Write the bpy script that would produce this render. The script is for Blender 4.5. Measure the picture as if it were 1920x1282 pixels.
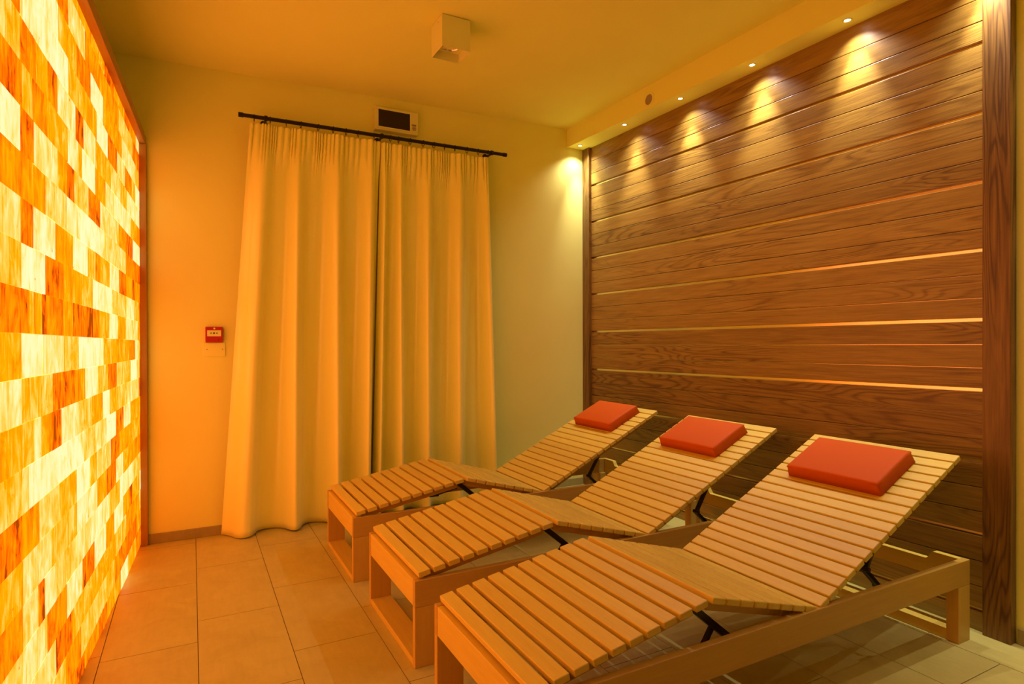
import bpy, bmesh, math, random
from mathutils import Vector, Matrix
random.seed(7)
for o in list(bpy.data.objects): bpy.data.objects.remove(o, do_unlink=True)
S = bpy.context.scene
COL = S.collection

# ------------------------------------------------------------ camera, world, exposure
cam_d = bpy.data.cameras.new('camera')
cam = bpy.data.objects.new('camera', cam_d); COL.objects.link(cam)
cam_d.sensor_width = 36.0
cam_d.lens = 36.0 * 1127.1 / 1920.0
cam_d.clip_start = 0.02
YAW, PITCH, ROLL = 0.4895, -0.0035, -0.0027
F = Vector((math.sin(YAW), math.cos(YAW), 0)); R = Vector((math.cos(YAW), -math.sin(YAW), 0)); U = Vector((0, 0, 1))
F, U = F*math.cos(PITCH)+U*math.sin(PITCH), U*math.cos(PITCH)-F*math.sin(PITCH)
R, U = R*math.cos(ROLL)+U*math.sin(ROLL), U*math.cos(ROLL)-R*math.sin(ROLL)
m = Matrix((R, U, -F)).transposed().to_4x4(); m.translation = Vector((0, 0, 1.2))
cam.matrix_world = m
S.camera = cam

w = bpy.data.worlds.new('world'); S.world = w; w.use_nodes = True
w.node_tree.nodes['Background'].inputs[0].default_value = (1.0, 0.7, 0.4, 1)
w.node_tree.nodes['Background'].inputs[1].default_value = 0.02
S.view_settings.view_transform = 'Standard'
S.view_settings.look = 'None'
S.view_settings.gamma = 1.0
S.view_settings.use_curve_mapping = False
S.view_settings.exposure = 0.0
SPOT_W = 50.0
SPILL_W = 13.0
SPOT_COL = (1.0, 0.88, 0.88)
SALT_STRENGTH = 1.0

# recessed spots in the soffit: x, y ; the row runs on past the camera
SPOTS = [(2.782, 4.040), (2.779, 3.47), (2.779, 2.905), (2.779, 2.345), (2.779, 1.79), (2.778, 1.235), (2.776, 0.68), (2.775, 0.13)]
def soffit_z(y): return 2.725 + (y-1.62)*0.0195
for i, (x, y) in enumerate(SPOTS):
    l = bpy.data.lights.new('spot_light', 'SPOT'); l.energy = SPOT_W; l.color = SPOT_COL
    l.spot_size = math.radians(55); l.spot_blend = 1.0; l.shadow_soft_size = 0.012
    o = bpy.data.objects.new('spot_light', l); COL.objects.link(o)
    o.location = (x, y, soffit_z(y)-0.012)
    o.rotation_euler = (0, math.radians(-8), 0)
    l = bpy.data.lights.new('spot_spill', 'SPOT'); l.energy = SPILL_W; l.color = SPOT_COL      # the wide spill of the same lamp
    l.spot_size = math.radians(125); l.spot_blend = 1.0; l.shadow_soft_size = 0.012
    o = bpy.data.objects.new('spot_spill', l); COL.objects.link(o)
    o.location = (x, y, soffit_z(y)-0.012)

# ------------------------------------------------------------ helpers
def tag(o, label=None, cat=None, group=None, kind=None):
    if label: o['label'] = label
    if cat: o['category'] = cat
    if group: o['group'] = group
    if kind: o['kind'] = kind
    return o

def thing(name, label, cat, loc=(0, 0, 0), rz=0, group=None):
    o = bpy.data.objects.new(name, None); COL.objects.link(o)
    o.location = loc; o.rotation_euler = (0, 0, rz); o.empty_display_size = 0.1
    return tag(o, label, cat, group)

def copy_tree(o, parent=None):
    c = o.copy(); COL.objects.link(c)
    if parent: c.parent = parent
    for ch in [x for x in bpy.data.objects if x.parent == o]: copy_tree(ch, c)
    return c

class MB:
    """collects geometry for one mesh; every piece gets a random value in the face attribute 'rnd'"""
    def __init__(s): s.v = []; s.f = []; s.r = []; s.t = []; s.mi = []
    def add(s, vs, fs, r=None, t=0.5, mi=0, M=None):
        b = len(s.v); r = random.random() if r is None else r
        for p in vs:
            p = Vector(p)
            s.v.append(tuple(M @ p) if M is not None else tuple(p))
        for f in fs:
            s.f.append([b+i for i in f]); s.r.append(r); s.t.append(t); s.mi.append(mi)
    def hexa(s, p, **k):      # 8 corners: bottom 4 ccw, top 4 ccw
        s.add(p, [(3,2,1,0),(4,5,6,7),(0,1,5,4),(1,2,6,5),(2,3,7,6),(3,0,4,7)], **k)
    def box(s, x0, x1, y0, y1, z0, z1, **k):
        s.hexa([(x0,y0,z0),(x1,y0,z0),(x1,y1,z0),(x0,y1,z0),(x0,y0,z1),(x1,y0,z1),(x1,y1,z1),(x0,y1,z1)], **k)
    def cyl(s, c0, c1, r0, r1=None, n=20, **k):
        r1 = r0 if r1 is None else r1
        c0 = Vector(c0); c1 = Vector(c1); d = (c1-c0).normalized()
        a = d.orthogonal().normalized(); b = d.cross(a)
        vs = [c0+(a*math.cos(t)+b*math.sin(t))*r0 for t in [2*math.pi*i/n for i in range(n)]] + \
             [c1+(a*math.cos(t)+b*math.sin(t))*r1 for t in [2*math.pi*i/n for i in range(n)]]
        fs = [(i, (i+1) % n, n+(i+1) % n, n+i) for i in range(n)] + [tuple(range(n))[::-1], tuple(range(n, 2*n))]
        s.add(vs, fs, **k)
    def bar(s, a, b, wy, th, **k):   # flat bar from a to b (in an xz plane), width wy along y, thickness th
        a = Vector(a); b = Vector(b); d = (b-a).normalized(); n = Vector((0, 1, 0)).cross(d).normalized()*th/2; y = Vector((0, wy/2, 0))
        s.hexa([a-n-y, b-n-y, b-n+y, a-n+y, a+n-y, b+n-y, b+n+y, a+n+y], **k)
    def lathe(s, prof, c, axis, n=32, **k):   # prof: (radius, height along axis)
        c = Vector(c); d = Vector(axis).normalized(); a = d.orthogonal().normalized(); b = d.cross(a)
        vs = []
        for r, h in prof:
            for i in range(n):
                t = 2*math.pi*i/n; vs.append(c+d*h+(a*math.cos(t)+b*math.sin(t))*r)
        fs = [(j*n+i, j*n+(i+1) % n, (j+1)*n+(i+1) % n, (j+1)*n+i) for j in range(len(prof)-1) for i in range(n)]
        s.add(vs, fs, **k)
    def torus(s, c, axis, R_, r, n=24, m=8, **k):
        c = Vector(c); d = Vector(axis).normalized(); a = d.orthogonal().normalized(); b = d.cross(a); vs = []
        for i in range(n):
            t = 2*math.pi*i/n; e = a*math.cos(t)+b*math.sin(t)
            for j in range(m):
                u = 2*math.pi*j/m; vs.append(c+e*(R_+r*math.cos(u))+d*r*math.sin(u))
        fs = [(i*m+j, ((i+1) % n)*m+j, ((i+1) % n)*m+(j+1) % m, i*m+(j+1) % m) for i in range(n) for j in range(m)]
        s.add(vs, fs, **k)
    def build(s, name, mats, parent=None, bevel=0, smooth=False, seg=2, fix=True):
        me = bpy.data.meshes.new(name); me.from_pydata(s.v, [], s.f)
        if not isinstance(mats, (list, tuple)): mats = [mats]
        for mm in mats: me.materials.append(mm)
        me.polygons.foreach_set('material_index', s.mi)
        a = me.attributes.new('rnd', 'FLOAT', 'FACE'); a.data.foreach_set('value', s.r)
        a = me.attributes.new('tone', 'FLOAT', 'FACE'); a.data.foreach_set('value', s.t)
        if fix:
            bm = bmesh.new(); bm.from_mesh(me); bmesh.ops.recalc_face_normals(bm, faces=bm.faces); bm.to_mesh(me); bm.free()
        if smooth: me.polygons.foreach_set('use_smooth', [True]*len(me.polygons))
        me.update()
        o = bpy.data.objects.new(name, me); COL.objects.link(o)
        if parent: o.parent = parent
        if bevel:
            b = o.modifiers.new('bevel', 'BEVEL'); b.width = bevel; b.segments = seg; b.limit_method = 'ANGLE'; b.angle_limit = math.radians(40)
            b.harden_normals = False
        return o

# ------------------------------------------------------------ materials
def mat(name, col=(.5,.5,.5), rough=.5, metal=0, spec=.5):
    m = bpy.data.materials.new(name); m.use_nodes = True
    b = m.node_tree.nodes['Principled BSDF']
    b.inputs['Base Color'].default_value = (*col, 1); b.inputs['Roughness'].default_value = rough
    b.inputs['Metallic'].default_value = metal; b.inputs['Specular IOR Level'].default_value = spec
    return m
def N(m, t, **k):
    n = m.node_tree.nodes.new(t)
    for a, v in k.items():
        if a.startswith('i_'):
            key = a[2:]; key = int(key) if key.isdigit() else key
            n.inputs[key].default_value = v
        else: setattr(n, a, v)
    return n
def L(m, a, b): m.node_tree.links.new(a, b)
def math_(m, op, a, b=None, c=None, clamp=False):
    n = N(m, 'ShaderNodeMath', operation=op); n.use_clamp = clamp
    for i, x in enumerate((a, b, c)):
        if x is None: continue
        if isinstance(x, (int, float)): n.inputs[i].default_value = x
        else: L(m, x, n.inputs[i])
    return n.outputs[0]
def ramp(m, fac, stops, interp='LINEAR'):
    n = N(m, 'ShaderNodeValToRGB'); cr = n.color_ramp; cr.interpolation = interp
    while len(cr.elements) < len(stops): cr.elements.new(0.5)
    for e, (p, c) in zip(cr.elements, stops): e.position = p; e.color = (*c, 1)
    L(m, fac, n.inputs[0]); return n.outputs[0]
def coords(m, scale, offs_attr=None, k=37.0):
    tc = N(m, 'ShaderNodeTexCoord'); v = tc.outputs['Object']
    if offs_attr:
        a = N(m, 'ShaderNodeAttribute', attribute_name=offs_attr)
        mul = N(m, 'ShaderNodeVectorMath', operation='SCALE'); mul.inputs[0].default_value = (k, k*.7, k*1.3); L(m, a.outputs['Fac'], mul.inputs['Scale'])
        ad = N(m, 'ShaderNodeVectorMath', operation='ADD'); L(m, v, ad.inputs[0]); L(m, mul.outputs[0], ad.inputs[1]); v = ad.outputs[0]
    mp = N(m, 'ShaderNodeMapping'); mp.inputs['Scale'].default_value = scale; L(m, v, mp.inputs[0])
    return mp.outputs[0]
def noise(m, vec, scale=1, detail=3, rough=.5, dist=0):
    n = N(m, 'ShaderNodeTexNoise'); n.inputs['Scale'].default_value = scale; n.inputs['Detail'].default_value = detail
    n.inputs['Roughness'].default_value = rough; n.inputs['Distortion'].default_value = dist
    L(m, vec, n.inputs['Vector']); return n.outputs['Fac']
def bump(m, h, strength=.2, dist=.002):
    b = N(m, 'ShaderNodeBump'); b.inputs['Strength'].default_value = strength; b.inputs['Distance'].default_value = dist
    L(m, h, b.inputs['Height']); L(m, b.outputs[0], m.node_tree.nodes['Principled BSDF'].inputs['Normal'])
def P(m): return m.node_tree.nodes['Principled BSDF']

def wood(name, axis, dark, light, rough=.45, along=1.6, across=28, contrast=1.0, bumpk=.15, figure=True, tonevar=.35, spec=.5):
    m = mat(name, light, rough, spec=spec)
    sc = [across, across, across]; sc[axis] = along
    v = coords(m, sc, 'rnd')
    n1 = noise(m, v, 1.0, 5, .6, .6)
    sc2 = [across*5, across*5, across*5]; sc2[axis] = along*3
    n2 = noise(m, coords(m, sc2, 'rnd'), 1.0, 2, .5)
    parts = math_(m, 'ADD', math_(m, 'MULTIPLY', n1, .62), math_(m, 'MULTIPLY', n2, .38))
    if figure:     # cathedral figure: rings of a stretched noise field
        sc3 = [9, 9, 9]; sc3[axis] = .75
        n3 = noise(m, coords(m, sc3, 'rnd', 53.0), 1.0, 1.5, .45, .4)
        rings = math_(m, 'SINE', math_(m, 'MULTIPLY', n3, 120.0))
        rings = math_(m, 'MULTIPLY_ADD', rings, .5, .5)
        rings = math_(m, 'POWER', rings, 3.0)
        patch = noise(m, coords(m, (.9, .9, .9), 'rnd', 29.0), 1.0, 1, .5)
        pm = N(m, 'ShaderNodeMapRange'); pm.inputs['From Min'].default_value = .42; pm.inputs['From Max'].default_value = .6; L(m, patch, pm.inputs['Value'])
        parts = math_(m, 'SUBTRACT', parts, math_(m, 'MULTIPLY', math_(m, 'MULTIPLY', rings, pm.outputs[0]), .22))
    a = N(m, 'ShaderNodeAttribute', attribute_name='rnd')
    fac = math_(m, 'MULTIPLY_ADD', math_(m, 'SUBTRACT', parts, .45), 2.4*contrast, .5)
    fac = math_(m, 'ADD', fac, math_(m, 'MULTIPLY', math_(m, 'SUBTRACT', a.outputs['Fac'], .5), tonevar), clamp=True)
    c = ramp(m, fac, [(0, dark), (1, light)])
    L(m, c, P(m).inputs['Base Color'])
    if bumpk: bump(m, parts, bumpk, .002)
    return m

M = {}
OD, OL = (.13, .064, .009), (.42, .27, .042)
M['oak'] = wood('oak_planks', 1, OD, OL, rough=.38, bumpk=.22, contrast=.75, tonevar=.4, across=55, along=2.2)
M['oak_post'] = wood('oak_post', 2, (.09, .042, .007), (.30, .165, .028), rough=.38, bumpk=.3)
BD, BL = (.58, .41, .05), (.77, .60, .08)
for k, ax in (('x', 0), ('y', 1), ('z', 2)):
    M['beech_'+k] = wood('beech_'+k, ax, BD, BL, rough=.42, across=60, along=4, contrast=.55, bumpk=.04, figure=False, tonevar=.45)
M['beech_x'] = wood('beech_rail_shaded', 0, (.46, .27, .035), (.60, .39, .055), rough=.42, across=60, along=4, contrast=.55, bumpk=.04, figure=False, tonevar=.3)  # same beech as the slats, darkened in colour for the shaded rail sides
M['beech_z'] = wood('beech_leg', 2, (.50, .30, .04), (.65, .43, .06), rough=.42, across=60, along=4, contrast=.55, bumpk=.04, figure=False, tonevar=.3)  # beech toned close to the shade-darkened rails
M['frame_wood'] = wood('frame_wood_y', 1, (.26, .15, .028), (.42, .26, .05), rough=.45, across=50, along=3, contrast=.6, figure=False)
M['frame_wood_z'] = wood('frame_wood_z', 2, (.26, .15, .028), (.42, .26, .05), rough=.45, across=50, along=3, contrast=.6, figure=False)

def plaster(name, col):
    m = mat(name, col, .92, spec=.25)
    n = noise(m, coords(m, (1, 1, 1)), 160, 3, .6); bump(m, n, .08, .002)
    n2 = noise(m, coords(m, (1, 1, 1)), 2.2, 3, .5)
    c = ramp(m, n2, [(.3, tuple(x*.97 for x in col)), (.7, col)]); L(m, c, P(m).inputs['Base Color'])
    return m
M['wall'] = plaster('cream_wall_paint', (.90, .93, .245))
M['ceiling'] = plaster('cream_ceiling_paint', (.90, .93, .245))

def stone(name, lo, hi):
    m = mat(name, hi, .45, spec=.4)
    n = noise(m, coords(m, (1, 1, 1), 'rnd'), 7, 6, .65, .8)
    n2 = noise(m, coords(m, (60, 9, 9), 'rnd'), 1, 3, .6)
    f = math_(m, 'ADD', math_(m, 'MULTIPLY', n, .7), math_(m, 'MULTIPLY', n2, .3))
    a = N(m, 'ShaderNodeAttribute', attribute_name='rnd')
    f = math_(m, 'ADD', f, math_(m, 'MULTIPLY', math_(m, 'SUBTRACT', a.outputs['Fac'], .5), .1), clamp=True)
    L(m, ramp(m, f, [(.3, lo), (.7, hi)]), P(m).inputs['Base Color'])
    bump(m, f, .12, .003)
    return m
M['tile'] = stone('beige_stone_tile', (.46, .41, .095), (.57, .525, .135))
M['dark_wall'] = mat('dark_brown_wall', (.05, .03, .015), .8)  # for the unseen front wall, made dark to cut bounce light
M['grout'] = mat('grout', (.22, .16, .09), .9)
M['skirting'] = stone('skirting_stone', (.30, .27, .09), (.42, .38, .14))

def salt_mat():
    m = bpy.data.materials.new('backlit_salt_bricks'); m.use_nodes = True
    b = P(m)
    b.inputs['Roughness'].default_value = .5; b.inputs['Specular IOR Level'].default_value = .3
    t = N(m, 'ShaderNodeAttribute', attribute_name='tone').outputs['Fac']
    r = N(m, 'ShaderNodeAttribute', attribute_name='rnd').outputs['Fac']
    streak = noise(m, coords(m, (70, 70, 7), 'rnd'), 1, 3, .6, .5)
    cloud = noise(m, coords(m, (16, 16, 9), 'rnd', 21), 1, 4, .6, .8)
    edge = noise(m, coords(m, (30, 30, 30), 'rnd', 11), 1, 5, .6, 1.5)
    f = math_(m, 'ADD', t, math_(m, 'MULTIPLY', math_(m, 'SUBTRACT', streak, .5), .62))
    f = math_(m, 'ADD', f, math_(m, 'MULTIPLY', math_(m, 'SUBTRACT', cloud, .5), 1.05), clamp=True)
    col = ramp(m, f, [(0, (.16, .035, .0)), (.12, (.80, .14, .0)), (.30, (.93, .26, .0)), (.48, (.95, .37, .0)),
                      (.64, (.95, .52, .06)), (.78, (.96, .66, .19)), (.90, (.97, .77, .36)), (1, (.98, .82, .48))])
    # inclusions: small brown specks
    sp = noise(m, coords(m, (38, 38, 38), 'rnd', 71), 1, 2, .5)
    spk = ramp(m, sp, [(.735, (1, 1, 1)), (.77, (.55, .28, .1))])
    mx = N(m, 'ShaderNodeMix', data_type='RGBA', blend_type='MULTIPLY'); mx.inputs[0].default_value = 1
    L(m, col, mx.inputs[6]); L(m, spk, mx.inputs[7])
    # red end of the lamp spectrum is far stronger than the film can hold
    mr = N(m, 'ShaderNodeMix', data_type='RGBA', blend_type='MULTIPLY'); mr.inputs[0].default_value = 1
    L(m, mx.outputs[2], mr.inputs[6]); mr.inputs[7].default_value = (SALT_R, 1.03, 1.0, 1)
    L(m, mr.outputs[2], b.inputs['Emission Color']); b.inputs['Emission Strength'].default_value = SALT_STRENGTH
    L(m, col, b.inputs['Base Color'])
    return m
SALT_R = 1.82
M['salt'] = salt_mat()

def satin():
    m = mat('cream_satin_curtain', (.95, .97, .26), .33, spec=.8)
    b = P(m); b.inputs['Sheen Weight'].default_value = .25; b.inputs['Sheen Roughness'].default_value = .4
    v = coords(m, (1, 1, 1)); n = noise(m, coords(m, (300, 300, 900)), 1, 1, .5); bump(m, n, .06, .0006)
    return m
M['curtain'] = satin()
M['black_metal'] = mat('black_metal', (.012, .010, .009), .4, .3)
M['dark_steel'] = mat('dark_steel', (.05, .045, .04), .35, .8)
M['leather'] = mat('orange_leatherette', (.56, .095, .001), .6, spec=.15)
bump(M['leather'], noise(M['leather'], coords(M['leather'], (1, 1, 1)), 260, 2, .5), .05, .001)
M['strip'] = mat('champagne_metal_strip', (.95, .86, .60), .20, 1.0)
M['white_plastic'] = mat('cream_plastic', (.80, .85, .32), .4)
M['grey_plastic'] = mat('grey_plastic', (.30, .24, .17), .5)
M['white_lacquer'] = mat('white_lacquer', (.80, .84, .30), .45)
M['red_plastic'] = mat('red_plastic', (.45, .012, .010), .4)
M['screen'] = mat('dark_red_display_glass', (.010, .001, .002), .18)
M['black_mark'] = mat('black_print', (.01, .008, .007), .6)
M['reflector'] = mat('lamp_reflector', (.75, .70, .62), .2, 1.0)
M['bulb_off'] = mat('lamp_glass_off', (.55, .45, .3), .3)
M['mesh_grey'] = mat('speaker_mesh', (.36, .30, .20), .8)
def emis(name, col, s):
    m = bpy.data.materials.new(name); m.use_nodes = True; b = P(m)
    b.inputs['Base Color'].default_value = (*col, 1); b.inputs['Emission Color'].default_value = (*col, 1); b.inputs['Emission Strength'].default_value = s
    return m
M['led'] = emis('led_lens', (1.0, .95, .9), 14)
# ------------------------------------------------------------ the room
YF = 4.14
def ceil_z(x, y): return 2.865 + (x+.34)*.0185 - (4.14-y)*.012
YB, XL = -3.0, -.75
# floor: stone tiles laid in courses along Y
b = MB()
b.box(XL-.1, 3.15, YB-.1, YF+.1, -.06, -.0025, mi=1)
TW, TL = .3265, .668
offs = {-1: 2.70, 0: 2.90, 1: 2.444}
for c in range(-4, 11):
    x0 = .017 + c*TW - (0 if c != -99 else 0)
    o = {-1: 2.70, 0: 2.90, 1: 2.444}[((c+1) % 3)-1]
    if c < -1: o += .31
    k = -11
    while o + k*TL < YF:
        ya, yb = o+k*TL, o+(k+1)*TL
        xa, xb = max(x0, XL), min(x0+TW, 3.02); ya, yb = max(ya, YB), min(yb, YF)
        if xb-xa > .01 and yb-ya > .01:
            b.box(xa+.0016, xb-.0016, ya+.0016, yb-.0016, -.01, 0)
        k += 1
fl = b.build('floor', [M['tile'], M['grout']]); tag(fl, kind='structure')

b = MB()
X0, X1 = XL-.1, 3.15
cz = [(X0, YB-.1), (X1, YB-.1), (X1, YF+.1), (X0, YF+.1)]
b.hexa([(x, y, ceil_z(x, y)) for x, y in cz] + [(x, y, ceil_z(x, y)+.1) for x, y in cz])
tag(b.build('ceiling', M['ceiling']), kind='structure')
b = MB(); b.box(XL-.1, 3.15, YF, YF+.1, 0, 3.0); tag(b.build('wall_back', M['wall']), kind='structure')
b = MB(); b.box(XL-.1, XL, YB, YF, 0, 3.0); tag(b.build('wall_left', M['wall']), kind='structure')
b = MB(); b.box(XL-.1, 3.15, YB-.1, YB, 0, 3.0); tag(b.build('wall_front', M['dark_wall']), kind='structure')
def wx(y): return 2.868 + (y-1.15)*.0174          # right wall surface
b = MB(); b.hexa([(wx(YB), YB, 0), (3.15, YB, 0), (3.15, YF, 0), (wx(YF), YF, 0), (wx(YB), YB, 3.), (3.15, YB, 3.), (3.15, YF, 3.), (wx(YF), YF, 3.)])
tag(b.build('wall_right', M['wall']), kind='structure')
# soffit along the right wall
b = MB(); sx0 = 2.72; pts = [(sx0, YB), (3.1, YB), (3.1, YF), (sx0, YF)]
b.hexa([(x, y, soffit_z(y)) for x, y in pts] + [(x, y, ceil_z(x, y)+.02) for x, y in pts])
tag(b.build('trim_1', M['ceiling']), kind='structure')
b = MB(); b.box(-.262, 2.87, YF-.012, YF, 0, .058)
tag(b.build('baseboard_back', M['skirting'], bevel=.002), kind='structure')
b = MB(); b.hexa([(wx(YB)-.012, YB, 0), (wx(YB), YB, 0), (wx(1.15), 1.148, 0), (wx(1.15)-.012, 1.148, 0), (wx(YB)-.012, YB, .062), (wx(YB), YB, .062), (wx(1.15), 1.148, .062), (wx(1.15)-.012, 1.148, .062)])
tag(b.build('baseboard_right', M['skirting'], bevel=.002), kind='structure')

# ------------------------------------------------------------ oak wall panelling
def cx_(y): return 2.8455 + (y-1.15)*.0174        # plank faces
wp = thing('wood_wall_panel', 'oak plank wall panel between two upright posts under the spotlit soffit', 'wall panel', (2.86, 2.65, 0))
def rel(o, p):
    o.location = (0, 0, 0); o.matrix_parent_inverse = Matrix.Translation(p.location).inverted(); return o
gz = [(2.764, 2.684), (2.453, 2.401), (2.155, 2.118), (1.861, 1.836), (1.564, 1.557), (1.260, 1.272), (.952, .983), (.645, .690), (.345, .392), (.040, .080), (-.262, -.228)]
ya, yb = 4.05, 1.20
def zi(g, y, k):    # height of the line k thirds below gap g
    f = (3.977-y)/(3.977-1.28)
    za = gz[g][0] + (gz[g][1]-gz[g][0])*f; zb = gz[g+1][0] + (gz[g+1][1]-gz[g+1][0])*f
    return za + (zb-za)*k/3.0
b = MB()
GAP = .0135
for g in range(10):
    for k in range(3):
        tops = []; bots = []
        for y in (ya, yb):
            t = zi(g, y, k) - (.0012 if k else .0015 if g else 0); bo = zi(g, y, k+1) + (GAP if k == 2 else .0012)
            if g == 0 and k == 0: t = soffit_z(y)
            tops.append(t); bots.append(bo)
        if tops[0] < .012: continue
        bots = [max(0.0, q) for q in bots]
        xs = [cx_(ya), cx_(yb)]
        b.hexa([(xs[1], yb, bots[1]), (xs[1]+.014, yb, bots[1]), (xs[0]+.014, ya, bots[0]), (xs[0], ya, bots[0]),
                (xs[1], yb, tops[1]), (xs[1]+.014, yb, tops[1]), (xs[0]+.014, ya, tops[0]), (xs[0], ya, tops[0])])
pk = rel(b.build('plank', M['oak'], wp, bevel=.0022), wp); pk.name = 'plank_cladding'
b = MB()
b.hexa([(cx_(yb)+.0155, yb, 0.0), (cx_(yb)+.02, yb, 0.0), (cx_(ya)+.02, ya, 0.0), (cx_(ya)+.0155, ya, 0.0),
        (cx_(yb)+.0155, yb, soffit_z(yb)), (cx_(yb)+.02, yb, soffit_z(yb)), (cx_(ya)+.02, ya, soffit_z(ya)), (cx_(ya)+.0155, ya, soffit_z(ya))])
tag(rel(b.build('backing_sheet', M['strip'], wp), wp), 'pale gold metal showing in the gaps between planks')
for y0, y1 in ((1.155, 1.252), (4.045, 4.14)):
    b = MB(); q = lambda y: 2.820 + (y-1.15)*.0174
    b.hexa([(q(y0), y0, 0), (q(y0)+.046, y0, 0), (q(y1)+.046, y1, 0), (q(y1), y1, 0), (q(y0), y0, soffit_z(y0)), (q(y0)+.046, y0, soffit_z(y0)), (q(y1)+.046, y1, soffit_z(y1)), (q(y1), y1, soffit_z(y1))])
    rel(b.build('post', M['oak_post'], wp, bevel=.0025), wp)

# ------------------------------------------------------------ the backlit salt wall
SALT = {
 -11:[(2.339, 0.3), (2.847, 0.4), (3.092, 0.45), (3.318, 0.15), (3.617, 0.4), (3.771, 0.05)],
 -10:[(2.166, 0.4), (2.352, 0.4), (2.48, 0.1), (2.727, 0.7), (2.959, 0.28), (3.201, 0.3), (3.431, 0.3), (3.863, 0.6)],
 -9:[(2.076, 0.8), (2.358, 0.9), (2.601, 0.45), (2.828, 0.15), (3.057, 0.95), (3.318, 0.35), (3.521, 0.3), (3.96, 0.8)],
 -8:[(1.998, 0.75), (2.249, 0.9), (2.339, 0.9), (2.473, 0.95), (2.692, 0.5), (2.927, 0.4), (3.164, 0.95), (3.388, 0.15), (3.6, 0.75), (3.835, 0.2), (3.96, 0.55), (4.238, 0.98)],
 -7:[(1.872, 0.75), (2.115, 0.22), (2.238, 0.4), (2.339, 0.2), (2.577, 0.85), (2.692, 0.08), (2.897, 0.8), (3.024, 0.45), (3.239, 0.5), (3.476, 0.7), (3.684, 0.5), (4.104, 0.85)],
 -6:[(1.989, 0.3), (2.083, 0.5), (2.226, 0.25), (2.466, 0.45), (2.617, 0.75), (2.675, 0.45), (2.897, 0.98), (3.115, 0.35), (3.318, 0.75), (3.789, 0.88), (4.0, 0.45)],
 -5:[(1.861, 0.4), (2.09, 0.2), (2.333, 0.8), (2.452, 0.4), (2.559, 0.1), (2.772, 0.65), (2.991, 0.15), (3.213, 0.75), (3.425, 0.7), (3.65, 0.3), (3.863, 0.1), (4.215, 0.98)],
 -4:[(1.974, 0.85), (2.207, 0.3), (2.445, 0.68), (2.649, 0.85), (2.887, 0.98), (3.069, 0.85), (3.617, 0.7), (3.94, 0.2)],
 -3:[(1.861, 0.4), (1.921, 0.3), (2.087, 0.15), (2.308, 0.85), (2.536, 0.35), (2.753, 0.95), (2.897, 0.6), (2.98, 0.25), (3.201, 0.5), (3.425, 0.85), (3.633, 0.15), (3.844, 0.4), (3.932, 0.1)],
 -2:[(1.968, 0.55), (2.066, 0.95), (2.193, 0.95), (2.411, 0.2), (2.625, 0.4), (2.843, 0.55), (3.164, 0.95), (3.239, 0.9), (3.388, 0.6), (3.684, 0.65), (3.901, 0.85), (4.17, 0.45)],
 -1:[(1.85, 0.6), (2.043, 0.22), (2.086, 0.6), (2.166, 0.4), (2.204, 0.04), (2.391, 0.22), (2.524, 0.35), (2.735, 0.15), (2.837, 0.04), (2.959, 0.15), (3.182, 0.45), (3.388, 0.9), (3.61, 0.35), (4.037, 0.8)],
 0:[(1.947, 0.75), (2.166, 0.9), (2.397, 0.8), (2.613, 0.62), (2.837, 0.95), (3.046, 0.95), (3.265, 0.5), (3.701, 0.4), (3.932, 0.2), (4.062, 0.8)],
 1:[(2.043, 0.55), (2.272, 0.6), (2.494, 0.15), (2.554, 0.1), (2.709, 0.3), (2.927, 0.9), (3.139, 0.6), (3.353, 0.15), (3.568, 0.65), (3.771, 0.5), (3.98, 0.95)],
 2:[(1.926, 0.6), (2.09, 0.5), (2.151, 0.85), (2.261, 0.35), (2.365, 0.15), (2.601, 0.8), (2.818, 0.6), (3.035, 0.4), (3.176, 0.95), (3.431, 0.5), (3.667, 0.6), (4.062, 0.75)],
 3:[(1.951, 0.75), (2.034, 0.7), (2.473, 0.92), (2.683, 0.9), (2.897, 0.7), (3.104, 0.75), (3.332, 0.95), (3.537, 0.2), (3.753, 0.85), (3.92, 0.4)],
 4:[(1.922, 0.55), (2.125, 0.35), (2.339, 0.65), (2.565, 0.5), (2.781, 0.95), (2.897, 0.45), (3.201, 0.7), (3.417, 0.15), (3.6, 0.4), (3.825, 0.35)],
 5:[(2.007, 0.7), (2.249, 0.75), (2.569, 0.55), (2.897, 0.85), (3.104, 0.35), (3.318, 0.1), (3.521, 0.85), (3.825, 0.4)],
 6:[(1.876, 0.45), (2.115, 0.75), (2.172, 0.15), (2.296, 0.85), (2.554, 0.65), (2.781, 0.7), (2.948, 0.9), (3.164, 0.85), (3.417, 0.5), (3.6, 0.9)],
 7:[(1.876, 0.45), (2.199, 0.75), (2.424, 0.2), (2.569, 0.85), (2.649, 0.8), (2.857, 0.15), (3.08, 0.9), (3.265, 0.35), (3.506, 0.9), (3.718, 0.4), (3.807, 0.1)],
 8:[(1.903, 0.6), (2.188, 0.7), (2.29, 0.75), (2.502, 0.15), (2.735, 0.5), (2.969, 0.45), (3.318, 0.4), (3.6, 0.55)],
 9:[(2.066, 0.6), (2.188, 0.5), (2.397, 0.6), (2.625, 0.25), (3.092, 0.6), (3.278, 0.5), (3.537, 0.2)],
 10:[(2.278, 0.4), (2.452, 0.5), (2.675, 0.15), (2.927, 0.25), (3.092, 0.15), (3.446, 0.4)],
}
def sx(y): return -.265 - .058*(4.14-y)
SY0, SY1 = 0.7, 4.105
def zt(y): return 2.350 + .040*(4.105-y)
def zrow(k, y):                                    # courses fan out very slightly towards the camera
    f = (4.14-y)/2.21
    return (1.203-.1077*k) + ((1.221-.1185*k)-(1.203-.1077*k))*f
sp = thing('salt_wall_panel', 'glowing amber and white salt brick wall panel in a wooden frame', 'salt wall', (-.4, 2, 0))
b = MB()
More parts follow.
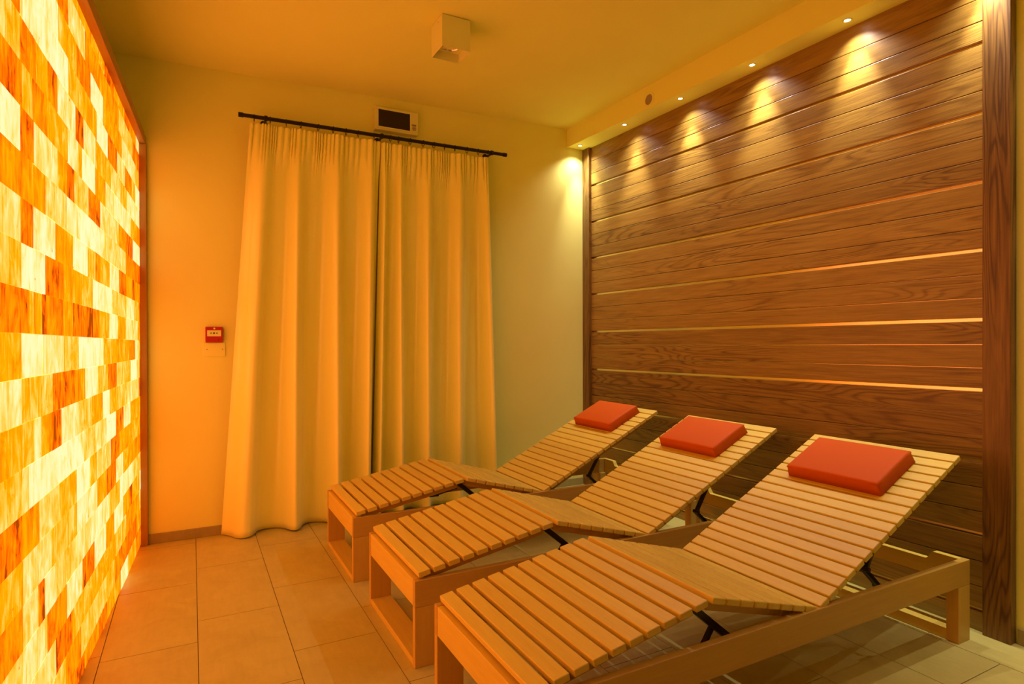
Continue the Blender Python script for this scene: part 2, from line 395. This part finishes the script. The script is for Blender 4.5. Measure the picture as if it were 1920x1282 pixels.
for k in range(-11, 11):
    row = list(SALT.get(k, []))
    segs = []
    y = 1.978 if row else SY0
    if row:
        yy = y; first = True
        for (e, t) in row:
            if e <= yy: continue
            segs.append((yy if not (first and e - yy > .35) else e-.22, e, t)); first = False; yy = e
        start = segs[0][0] if segs else y
        while yy < SY1:
            e = yy + random.uniform(.2, .28); segs.append((yy, e, random.choice([.15, .3, .45, .6, .85]))); yy = e
    else: start = SY1
    yy = start
    while yy > SY0:
        e = yy - random.uniform(.16, .30); segs.append((max(e, SY0), yy, random.choice([.15, .25, .35, .45, .55, .65, .75, .85, .9]))); yy = e
    for (a, c, t) in segs:
        a = max(a, SY0); c = min(c, SY1)
        if c-a < .004: continue
        q = [(max(zrow(k+1, y_), 0.0), min(zrow(k, y_), zt(y_))) for y_ in (a, c)]
        if q[0][1]-q[0][0] < .008 or q[1][1]-q[1][0] < .004: continue
        off = random.uniform(-.0012, .0012)
        (a0, a1), (c0, c1) = q
        e = .0006
        b.hexa([(sx(a)-.05, a+e, a0+e), (sx(a)+off, a+e, a0+e), (sx(c)+off, c-e, c0+e), (sx(c)-.05, c-e, c0+e),
                (sx(a)-.05, a+e, a1-e), (sx(a)+off, a+e, a1-e), (sx(c)+off, c-e, c1-e), (sx(c)-.05, c-e, c1-e)], t=t)
rel(b.build('salt_bricks', M['salt'], sp), sp)
b = MB()   # boxed body behind the bricks
b.hexa([(XL+.002, SY0, 0), (sx(SY0)-.052, SY0, 0), (sx(SY1)-.052, SY1, 0), (XL+.002, SY1, 0), (XL+.002, SY0, zt(SY0)), (sx(SY0)-.052, SY0, zt(SY0)), (sx(SY1)-.052, SY1, zt(SY1)), (XL+.002, SY1, zt(SY1))])
rel(b.build('backing_box', M['ceiling'], sp), sp)
def slab(b, y0, y1, z0, z1, o0, o1):
    if z0 is None: z0 = lambda y: 0.0
    b.hexa([(sx(y0)+o0, y0, z0(y0)), (sx(y0)+o1, y0, z0(y0)), (sx(y1)+o1, y1, z0(y1)), (sx(y1)+o0, y1, z0(y1)), (sx(y0)+o0, y0, z1(y0)), (sx(y0)+o1, y0, z1(y0)), (sx(y1)+o1, y1, z1(y1)), (sx(y1)+o0, y1, z1(y1))]); return

    b.hexa([(sx(y0)+o0, y0, z0), (sx(y0)+o1, y0, z0), (sx(y1)+o1, y1, z0), (sx(y1)+o0, y1, z0), (sx(y0)+o0, y0, z1), (sx(y0)+o1, y0, z1), (sx(y1)+o1, y1, z1), (sx(y1)+o0, y1, z1)])
b = MB(); slab(b, SY0, 4.136, lambda y: zt(y)+.002, lambda y: zt(y)+.045, -.06, .032); slab(b, SY0, 4.136, lambda y: zt(y)+.052, lambda y: zt(y)+.078, -.06, .024)
rel(b.build('top_frame', M['frame_wood'], sp, bevel=.002), sp)
b = MB(); slab(b, SY1+.001, 4.134, None, lambda y: zt(y)+.001, -.06, .036)
rel(b.build('side_frame', M['frame_wood_z'], sp, bevel=.002), sp)

# ------------------------------------------------------------ slatted loungers
lg = thing('slatted_lounger', 'nearest slatted beech lounger with its frame cut off by the photo edge', 'lounger', (.712, 1.575, 0), 0, 'slatted wooden loungers by the oak wall')
W = .32
def part(name, mb, m, parent=lg, bevel=.002, **k): return mb.build(name, m, parent, bevel=bevel, **k)
for s in (-1, 1):
    b = MB(); y0, y1 = sorted((s*W, s*(W-.026)))
    b.box(0, 2.023, y0, y1, .222, .320); part('side_rail', b, M['beech_x'])
    b = MB(); b.box(0, .095, y0, y1, .0, .2215); part('leg', b, M['beech_z'])
    y0, y1 = sorted((s*W, s*(W-.045)))
    b = MB(); b.box(1.938, 2.022, y0, y1, .0, .2215); part('leg', b, M['beech_z'])
b = MB(); b.box(0.001, .028, -W+.0265, W-.0265, .222, .319); part('foot_apron', b, M['beech_y'])
b = MB(); b.box(0.001, .094, -W+.0265, W-.0265, .0, .024); part('foot_stretcher', b, M['beech_y'])
b = MB(); b.box(1.945, 2.015, -W+.0455, W-.0455, .0, .045); part('head_stretcher', b, M['beech_y'])
# head crossbar with its cut-out top edge
prof = [(-W+.0265, .222), (W-.0265, .222), (W-.0265, .319), (.20, .319)]
for i in range(6):
    t = i/5; prof.append((.20-.03*t, .319-.034*(.5-.5*math.cos(math.pi*t))))
prof2 = [(-y, z) for y, z in prof[3:]][::-1]
prof = prof + prof2 + [(-W+.0265, .319)]
n = len(prof); b = MB()
b.add([(1.993, y, z) for y, z in prof]+[(2.021, y, z) for y, z in prof], [tuple(range(n)), tuple(range(n, 2*n))[::-1]] + [(i, (i+1) % n, n+(i+1) % n, n+i) for i in range(n)])
part('head_crossbar', b, M['beech_y'], bevel=0)
def slats(p0, p1, n, w, th=.021, hw=.313):
    b = MB(); p0 = Vector(p0); p1 = Vector(p1); d = p1-p0; ln = d.length; d.normalize(); nn = Vector((-d.z, 0, d.x)) if d.x > 0 else d
    pitch = (ln-w)/(n-1)
    for i in range(n):
        a = p0+d*(pitch*i); c = a+d*w; Y = Vector((0, hw, 0))
        q = [a-nn*th-Y, c-nn*th-Y, c-nn*th+Y, a-nn*th+Y, a-Y, c-Y, c+Y, a+Y]
        b.hexa(q)
    return b
def battens(p0, p1, parent, th=.021, inset=.03):
    p0 = Vector(p0); p1 = Vector(p1); d = (p1-p0).normalized(); nn = Vector((-d.z, 0, d.x))
    for s in (-1, 1):
        b = MB(); a = p0+d*inset-nn*(th+.0155); c = p1-d*inset-nn*(th+.0155)
        a.y = c.y = s*.262; b.bar(a, c, .028, .029); part('support_batten', b, M['beech_x'], parent)
foot = slats((.016, 0, .346), (.597, 0, .449), 10, .0465); fo = part('leg_section', foot, M['beech_y'], bevel=.003, seg=3); battens((.016, 0, .346), (.597, 0, .449), fo)
mid = slats((.622, 0, .452), (1.088, 0, .326), 8, .0535); mo = part('seat_section', mid, M['beech_y'], bevel=.004, seg=3); battens((.622, 0, .452), (1.070, 0, .331), mo, inset=.02)
BK0, BK1 = (1.102, 0, .325), (1.962, 0, .739)
bk = slats(BK0, BK1, 18, .0455); bo = part('backrest', bk, M['beech_y'], bevel=.003, seg=3); battens(BK0, BK1, bo, inset=.04)
for s in (-1, 1):
    y = s*.232
    b = MB(); b.bar((.60, y, .405), (.775, y, .262), .020, .022); b.bar((.775, y-.006*s, .262), (.64, y-.006*s, .235), .018, .012); b.bar((.71, y+.004, .325), (.645, y+.004, .237), .016, .012)
    b.cyl((.775, y-.014, .262), (.775, y+.014, .262), .009, n=12); b.box(.60, .66, y-.012, y+.016, .224, .236)
    part('knee_bracket', b, M['dark_steel'], bevel=.001)
    b = MB(); b.bar((1.585, y, .520), (1.478, y, .352), .018, .013); b.bar((1.478, y-.010*s, .352), (1.575, y-.010*s, .266), .022, .014)
    b.cyl((1.478, y-.016, .352), (1.478, y+.016, .352), .009, n=12); b.cyl((1.575, y-.03, .266), (1.575, y+.03, .266), .008, n=12)
    b.box(1.54, 1.61, y*1.24-.010, y*1.24+.010, .245, .30)
    part('backrest_bracket', b, M['dark_steel'], bevel=.001)
l2 = copy_tree(lg); l2.location = (.714, 2.419, 0); l2['label'] = 'middle slatted beech lounger, standing between the other two loungers'
l1 = copy_tree(lg); l1.location = (.700, 3.310, 0); l1['label'] = 'farthest slatted beech lounger, standing next to the curtains'

# headrest cushions
def cushion(cx, cy, u0, u1, w, label, th=.054):
    nx, ny = 22, 30
    d = (Vector(BK1)-Vector(BK0)).normalized(); nn = Vector((-d.z, 0, d.x)); Y = Vector((0, 1, 0))
    org = Vector((cx, 0, 0))
    t = thing('headrest_cushion', label, 'cushion', (0, 0, 0), 0, 'orange headrest cushions')
    bm = bmesh.new()
    bmesh.ops.create_cube(bm, size=1)
    bmesh.ops.scale(bm, vec=(u1-u0, w, th), verts=bm.verts)
    for v in bm.verts:                                   # sides lean in slightly at the top
        if v.co.z > 0: v.co.x *= .965; v.co.y *= .975
    bmesh.ops.bevel(bm, geom=[e for e in bm.edges if all(v.co.z > 0 for v in e.verts)], offset=.014, segments=5, profile=.6, affect='EDGES')
    es = [e for e in bm.edges if abs(e.verts[0].co.x-e.verts[1].co.x) < .02 and abs(e.verts[0].co.y-e.verts[1].co.y) < .02 and e.calc_length() > .03]
    bmesh.ops.bevel(bm, geom=es, offset=.010, segments=3, profile=.6, affect='EDGES')
    bmesh.ops.subdivide_edges(bm, edges=[e for e in bm.edges if e.calc_length() > .06], cuts=6, use_grid_fill=True)
    for v in bm.verts:
        if v.co.z > th*.35:
            fx = 1-(v.co.x/((u1-u0)/2))**2; fy = 1-(v.co.y/(w/2))**2
            v.co.z += .006*max(0, fx)*max(0, fy)
    me = bpy.data.meshes.new('cushion_pad'); bm.to_mesh(me); bm.free()
    me.polygons.foreach_set('use_smooth', [True]*len(me.polygons)); me.materials.append(M['leather'])
    o = bpy.data.objects.new('cushion_pad', me); COL.objects.link(o); o.parent = t
    base = Vector((cx+BK0[0], 0, BK0[2])) + d*((u0+u1)/2) + nn*.0012
    base.y = cy
    t.location = base
    ang_ = math.atan2(d.z, d.x)
    t.rotation_euler = (0, -ang_, 0); o.location = (0, 0, th/2)
    # corner seams
    for sxn in (-1, 1):
        for syn in (-1, 1):
            b = MB()
            b.cyl((sxn*((u1-u0)/2-.0045), syn*(w/2-.0045), .004), (sxn*((u1-u0)/2-.0095), syn*(w/2-.0095), th-.012), .0016, n=6)
            b.build('seam', M['leather'], t)
    return t
cushion(.712, 1.590, .605, .868, .415, 'orange leatherette headrest cushion on the nearest lounger')
cushion(.714, 2.434, .615, .878, .415, 'orange leatherette headrest cushion on the middle lounger')
cushion(.700, 3.322, .645, .908, .415, 'orange leatherette headrest cushion on the farthest lounger, by the curtains')

# ------------------------------------------------------------ curtains
ROD_Y, ROD_Z = 4.02, 2.579
def rod_z(x): return 2.579 + (x-.25)*.007
def curtain(crests, label, seed):
    rnd = random.Random(seed)
    nz, nx = 90, 300
    top = 2.546
    def tr(i, z):                       # x of track i at height z
        t = z/2.35; a, c = crests[i]; return c + (a-c)*t
    K = len(crests)
    fine = [rnd.uniform(.7, 1.3) for _ in range(80)]
    per = []; x = 0
    while x < 1.4: x += rnd.choice([.018, .024, .03, .045, .06]); per.append(x)
    vs = []
    for j in range(nz+1):
        q = j/nz; z = .008 + (top-.008)*(1-(1-q)**1.35)
        xl, xr = tr(0, z), tr(K-1, z)
        cr = [tr(i, z) for i in range(1, K-1)]
        amp = .026 + .046*(1-z/2.6)
        if z > 2.3: amp *= max(.30, 1-(z-2.3)/.22)
        fineamp = .011*max(0, min(1, (z-2.24)/.20))**1.5
        for i in range(nx+1):
            u = i/nx; x = xl+(xr-xl)*u
            # phase: 0 at crest, pi at the valley between
            pts = [xl-.0] + cr + [xr]
            ph = 0
            if x <= cr[0]: f = (x-xl)/max(1e-4, cr[0]-xl); v = math.cos(math.pi*(1-f)*.9)
            elif x >= cr[-1]: f = (x-cr[-1])/max(1e-4, xr-cr[-1]); v = math.cos(math.pi*f*.9)
            else:
                for k in range(len(cr)-1):
                    if cr[k] <= x <= cr[k+1]:
                        f = (x-cr[k])/(cr[k+1]-cr[k]); f2 = f+.10*math.sin(2*math.pi*f); v = math.cos(2*math.pi*f2); break
            v = math.copysign(abs(v)**.85, v)
            # secondary ripple
            r2 = math.sin(u*47+seed)*.5+math.sin(u*29+z*.6+seed*2)*.5
            pp = 0
            xx = (x-xl)*(1.12/max(.3, xr-xl))
            lo = 0
            for e in per:
                if xx < e: pp = math.sin(math.pi*(xx-lo)/(e-lo)); break
                lo = e
            y = ROD_Y + .012 - amp*v - .011*r2*(1-.4*z/2.6) - fineamp*(pp*2-1)
            x2 = x + .010*math.sin(2*math.pi*u*4+z*1.3)*(1-abs(2*u-1))*(z/2.6)*.6
            zz = z + (.010*v*0 + rnd.uniform(0, 0)) + (.004*math.sin(u*23+seed) if j == 0 else 0)
            if j >= nz-1: zz += (x-crests[0][0])*.007
            vs.append((x2, y, zz))
    b = MB(); w_ = nx+1
    b.add(vs, [(j*w_+i, j*w_+i+1, (j+1)*w_+i+1, (j+1)*w_+i) for j in range(nz) for i in range(nx)])
    o = b.build('curtain', M['curtain'], smooth=True)
    s = o.modifiers.new('thickness', 'SOLIDIFY'); s.thickness = .0022; s.offset = 0
    tag(o, label, 'curtain', 'cream satin curtains')
    return o
curtain([(0.310, 0.155), (0.413, 0.30), (0.602, 0.569), (0.851, 0.833), (1.073, 1.029), (1.134, 1.078)], 'left satin curtain panel, hanging next to the red alarm call point', 3)
curtain([(1.140, 1.084), (1.165, 1.106), (1.272, 1.264), (1.477, 1.449), (1.721, 1.692), (1.934, 1.984), (1.965, 2.034)], 'right satin curtain panel, hanging behind the farthest lounger', 8)

cr_ = thing('curtain_rod', 'black curtain rod with rings above the two curtain panels', 'curtain rod', (1.17, ROD_Y, ROD_Z))
x0, x1 = .262, 2.092
b = MB(); b.cyl((x0, ROD_Y, rod_z(x0)), (x1, ROD_Y, rod_z(x1)), .012, n=16); rel(b.build('pole', M['black_metal'], cr_, smooth=False, bevel=0), cr_)
for xa, xb in ((x0-.006, x0+.022), (x1-.022, x1+.006)):
    b = MB(); b.cyl((xa, ROD_Y, rod_z(xa)), (xb, ROD_Y, rod_z(xb)), .0145, n=16); rel(b.build('end_cap', M['black_metal'], cr_, bevel=.001), cr_)
for x in (.412, 1.145, 1.975):
    b = MB(); z = rod_z(x)
    b.cyl((x-.009, ROD_Y, z), (x+.009, ROD_Y, z), .017, n=16); b.box(x-.006, x+.006, ROD_Y, YF-.004, z-.012, z-.002); b.cyl((x, YF-.008, z), (x, YF-.001, z), .022, n=16)
    rel(b.build('wall_bracket', M['black_metal'], cr_, bevel=.0008), cr_)
def px2x(c): return c
ringx = [.345, .438, .532, .620, .728, .822, .905, .985, 1.092, 1.205, 1.262, 1.345, 1.440, 1.520, 1.600, 1.680, 1.775, 1.865, 1.945]
for x in ringx:
    b = MB(); z = rod_z(x)-.006
    b.torus((x, ROD_Y, z), (1, random.uniform(-.25, .25), 0), .0195, .0022, 20, 6)
    b.cyl((x, ROD_Y+.0, z-.016), (x, ROD_Y+.002, z-.029), .0012, n=6)
    rel(b.build('ring', M['black_metal'], cr_, smooth=True), cr_)

# ------------------------------------------------------------ wall display above the curtains
d = thing('wall_display', 'cream box with a dark digital screen above the curtain rod', 'display', (1.285, YF, 2.725))
Yd = YF-.052
b = MB(); xa, xb, za, zb = 1.118, 1.427, 2.652, 2.812
b.box(xa, xb, Yd, YF-.001, za, zb); rel(b.build('housing', M['white_plastic'], d, bevel=.004), d)
b = MB()
fr = .009
sxa, sxb, sza, szb = 1.140, 1.366, 2.676, 2.793
b.box(sxa-fr, sxb+fr, Yd-.004, Yd, szb, szb+fr); b.box(sxa-fr, sxb+fr, Yd-.004, Yd, sza-fr, sza); b.box(sxa-fr, sxa, Yd-.004, Yd, sza, szb); b.box(sxb, sxb+fr, Yd-.004, Yd, sza, szb)
rel(b.build('bezel', M['white_plastic'], d, bevel=.001), d)
b = MB(); b.box(sxa, sxb, Yd-.0015, Yd+.001, sza, szb); rel(b.build('screen', M['screen'], d), d)
b = MB(); b.box(1.381, 1.412, Yd-.001, Yd+.001, 2.714, 2.726); rel(b.build('label_plate', M['grey_plastic'], d), d)
b = MB(); b.torus((1.397, Yd-.001, 2.697), (0, 1, 0), .0125, .0022, 24, 6); b.cyl((1.397, Yd-.003, 2.697), (1.397, Yd, 2.697), .006, n=12)
b.torus((1.391, Yd-.002, 2.697), (0, 1, 0), .006, .0012, 16, 6)
rel(b.build('sensor_button', M['grey_plastic'], d), d)

# ------------------------------------------------------------ fire alarm call point and blank plate
c = thing('alarm_call_point', 'small red fire alarm call point on the wall left of the curtains', 'alarm', (.12, YF, 1.236))
xa, xb, za, zb = .073, .170, 1.190, 1.285; Yc = YF-.026
b = MB(); b.box(xa, xb, Yc, YF-.001, za, zb); rel(b.build('housing', M['red_plastic'], c, bevel=.004), c)
b = MB(); b.box(xa+.010, xb-.010, Yc-.0012, Yc+.001, 1.227, 1.264); rel(b.build('press_window', M['white_plastic'], c), c)
b = MB(); cx = (xa+xb)/2-.001; cz_ = 1.2465
b.cyl((cx, Yc-.0022, cz_), (cx, Yc-.001, cz_), .0052, n=20)
for s in (-1, 1):
    b.box(min(cx+s*.010, cx+s*.0155), max(cx+s*.010, cx+s*.0155), Yc-.0022, Yc-.001, cz_-.0016, cz_+.0016) if False else None
    b.add([(cx+s*.0105, Yc-.0022, cz_), (cx+s*.0155, Yc-.0022, cz_-.0042), (cx+s*.0155, Yc-.0022, cz_+.0042),
           (cx+s*.0105, Yc-.001, cz_), (cx+s*.0155, Yc-.001, cz_-.0042), (cx+s*.0155, Yc-.001, cz_+.0042)], [(0, 1, 2), (3, 5, 4), (0, 3, 4, 1), (1, 4, 5, 2), (2, 5, 3, 0)])
    b.box(min(cx+s*.0150, cx+s*.0215), max(cx+s*.0150, cx+s*.0215), Yc-.0022, Yc-.001, cz_-.0018, cz_+.0018)
rel(b.build('arrow_marks', M['black_mark'], c), c)
b = MB(); b.cyl((cx+.002, Yc-.0018, 1.2745), (cx+.002, Yc, 1.2745), .0058, n=18); rel(b.build('status_badge', M['white_plastic'], c), c)
b = MB(); b.cyl((xb-.024, Yc-.001, 1.206), (xb-.024, Yc+.001, 1.206), .0028, n=12); rel(b.build('key_hole', M['black_mark'], c), c)
p = thing('blank_cover_plate', 'cream blank cover plate with two screws below the red call point', 'cover plate', (.12, YF, 1.145))
b = MB(); b.box(.062, .184, YF-.005, YF-.001, 1.103, 1.187); rel(b.build('plate', M['wall'], p, bevel=.0015), p)
for x in (.082, .168):
    b = MB(); b.cyl((x, YF-.0062, 1.147), (x, YF-.004, 1.147), .0032, n=12); rel(b.build('screw', M['grey_plastic'], p), p)

# ------------------------------------------------------------ square ceiling downlight
cl = thing('ceiling_lamp', 'square cream surface-mounted ceiling lamp, switched off', 'ceiling lamp', (1.22, 2.975, 2.88))
xa, xb, ya_, yb_ = 1.140, 1.297, 2.892, 3.046; zt = ceil_z(1.2, 2.95)-.0045; zb_ = 2.712; t = .003
b = MB()
b.box(xa, xa+t, ya_, yb_, zb_, zt); b.box(xb-t, xb, ya_, yb_, zb_, zt); b.box(xa+t, xb-t, ya_, ya_+t, zb_, zt); b.box(xa+t, xb-t, yb_-t, yb_, zb_, zt); b.box(xa+t, xb-t, ya_+t, yb_-t, zt-.004, zt)
rel(b.build('housing', M['white_lacquer'], cl), cl)
b = MB(); b.box(xa+t, xb-t, ya_+t, yb_-t, zb_+.048, zb_+.050)
rel(b.build('inner_plate', M['white_lacquer'], cl), cl)
cxm, cym = (xa+xb)/2, (ya_+yb_)/2
b = MB(); b.lathe([(.052, .0), (.055, -.004), (.050, -.006), (.047, -.002), (.034, .022), (.020, .030), (.0, .032)], (cxm, cym, zb_+.046), (0, 0, 1))
rel(b.build('reflector', M['reflector'], cl, smooth=True), cl)
b = MB(); b.lathe([(.0, -.002), (.020, .0), (.024, .006), (.024, .012)], (cxm, cym, zb_+.048), (0, 0, 1)); rel(b.build('bulb', M['bulb_off'], cl, smooth=True), cl)
b = MB(); b.box(xa+.008, xb-.008, ya_+.008, yb_-.008, zt, zt+.0042); rel(b.build('mounting_plate', M['grey_plastic'], cl), cl)
b = MB(); b.cyl((xa-.0006, cym-.02, zt-.018), (xa+.001, cym-.02, zt-.018), .0032, n=10); rel(b.build('screw', M['grey_plastic'], cl), cl)

# ------------------------------------------------------------ recessed spots and speaker in the soffit
names = ['recessed spotlight at the far end of the soffit, above the corner of the room', 'second recessed spotlight from the far end of the soffit', 'third recessed spotlight from the far end, middle of the lit row', 'fourth recessed spotlight from the far end of the soffit', 'recessed spotlight nearest the camera in the soffit over the oak wall']
for i, (x, y) in enumerate(SPOTS[:5]):
    z = soffit_z(y)
    sl = thing('recessed_spotlight', names[i], 'spotlight', (x, y, z), 0, 'recessed spotlights in the soffit')
    b = MB(); b.lathe([(.013, .0002), (.014, -.0030), (.019, -.0042), (.022, -.002), (.022, .0004)], (x, y, z), (0, 0, 1)); rel(b.build('bezel', M['white_lacquer'], sl, smooth=True), sl)
    b = MB(); b.lathe([(.0, -.0040), (.008, -.0036), (.0132, -.0014)], (x, y, z), (0, 0, 1)); rel(b.build('lens', M['led'], sl, smooth=True), sl)
sk = thing('wall_speaker', 'round flush vent grille in the soffit face above the wood panel', 'vent', (2.72, 3.136, 2.797))
b = MB(); X = 2.72
b.lathe([(.0345, -.002), (.036, -.006), (.050, -.005), (.0525, -.0015), (.0525, .0)], (X, 3.136, 2.812), (1, 0, 0), n=40); rel(b.build('rim', M['ceiling'], sk, smooth=True), sk)
b = MB(); b.lathe([(.0, -.003), (.0345, -.0035)], (X, 3.136, 2.812), (1, 0, 0), n=40); rel(b.build('grille', M['mesh_grey'], sk), sk)
sk.name = 'round_vent'
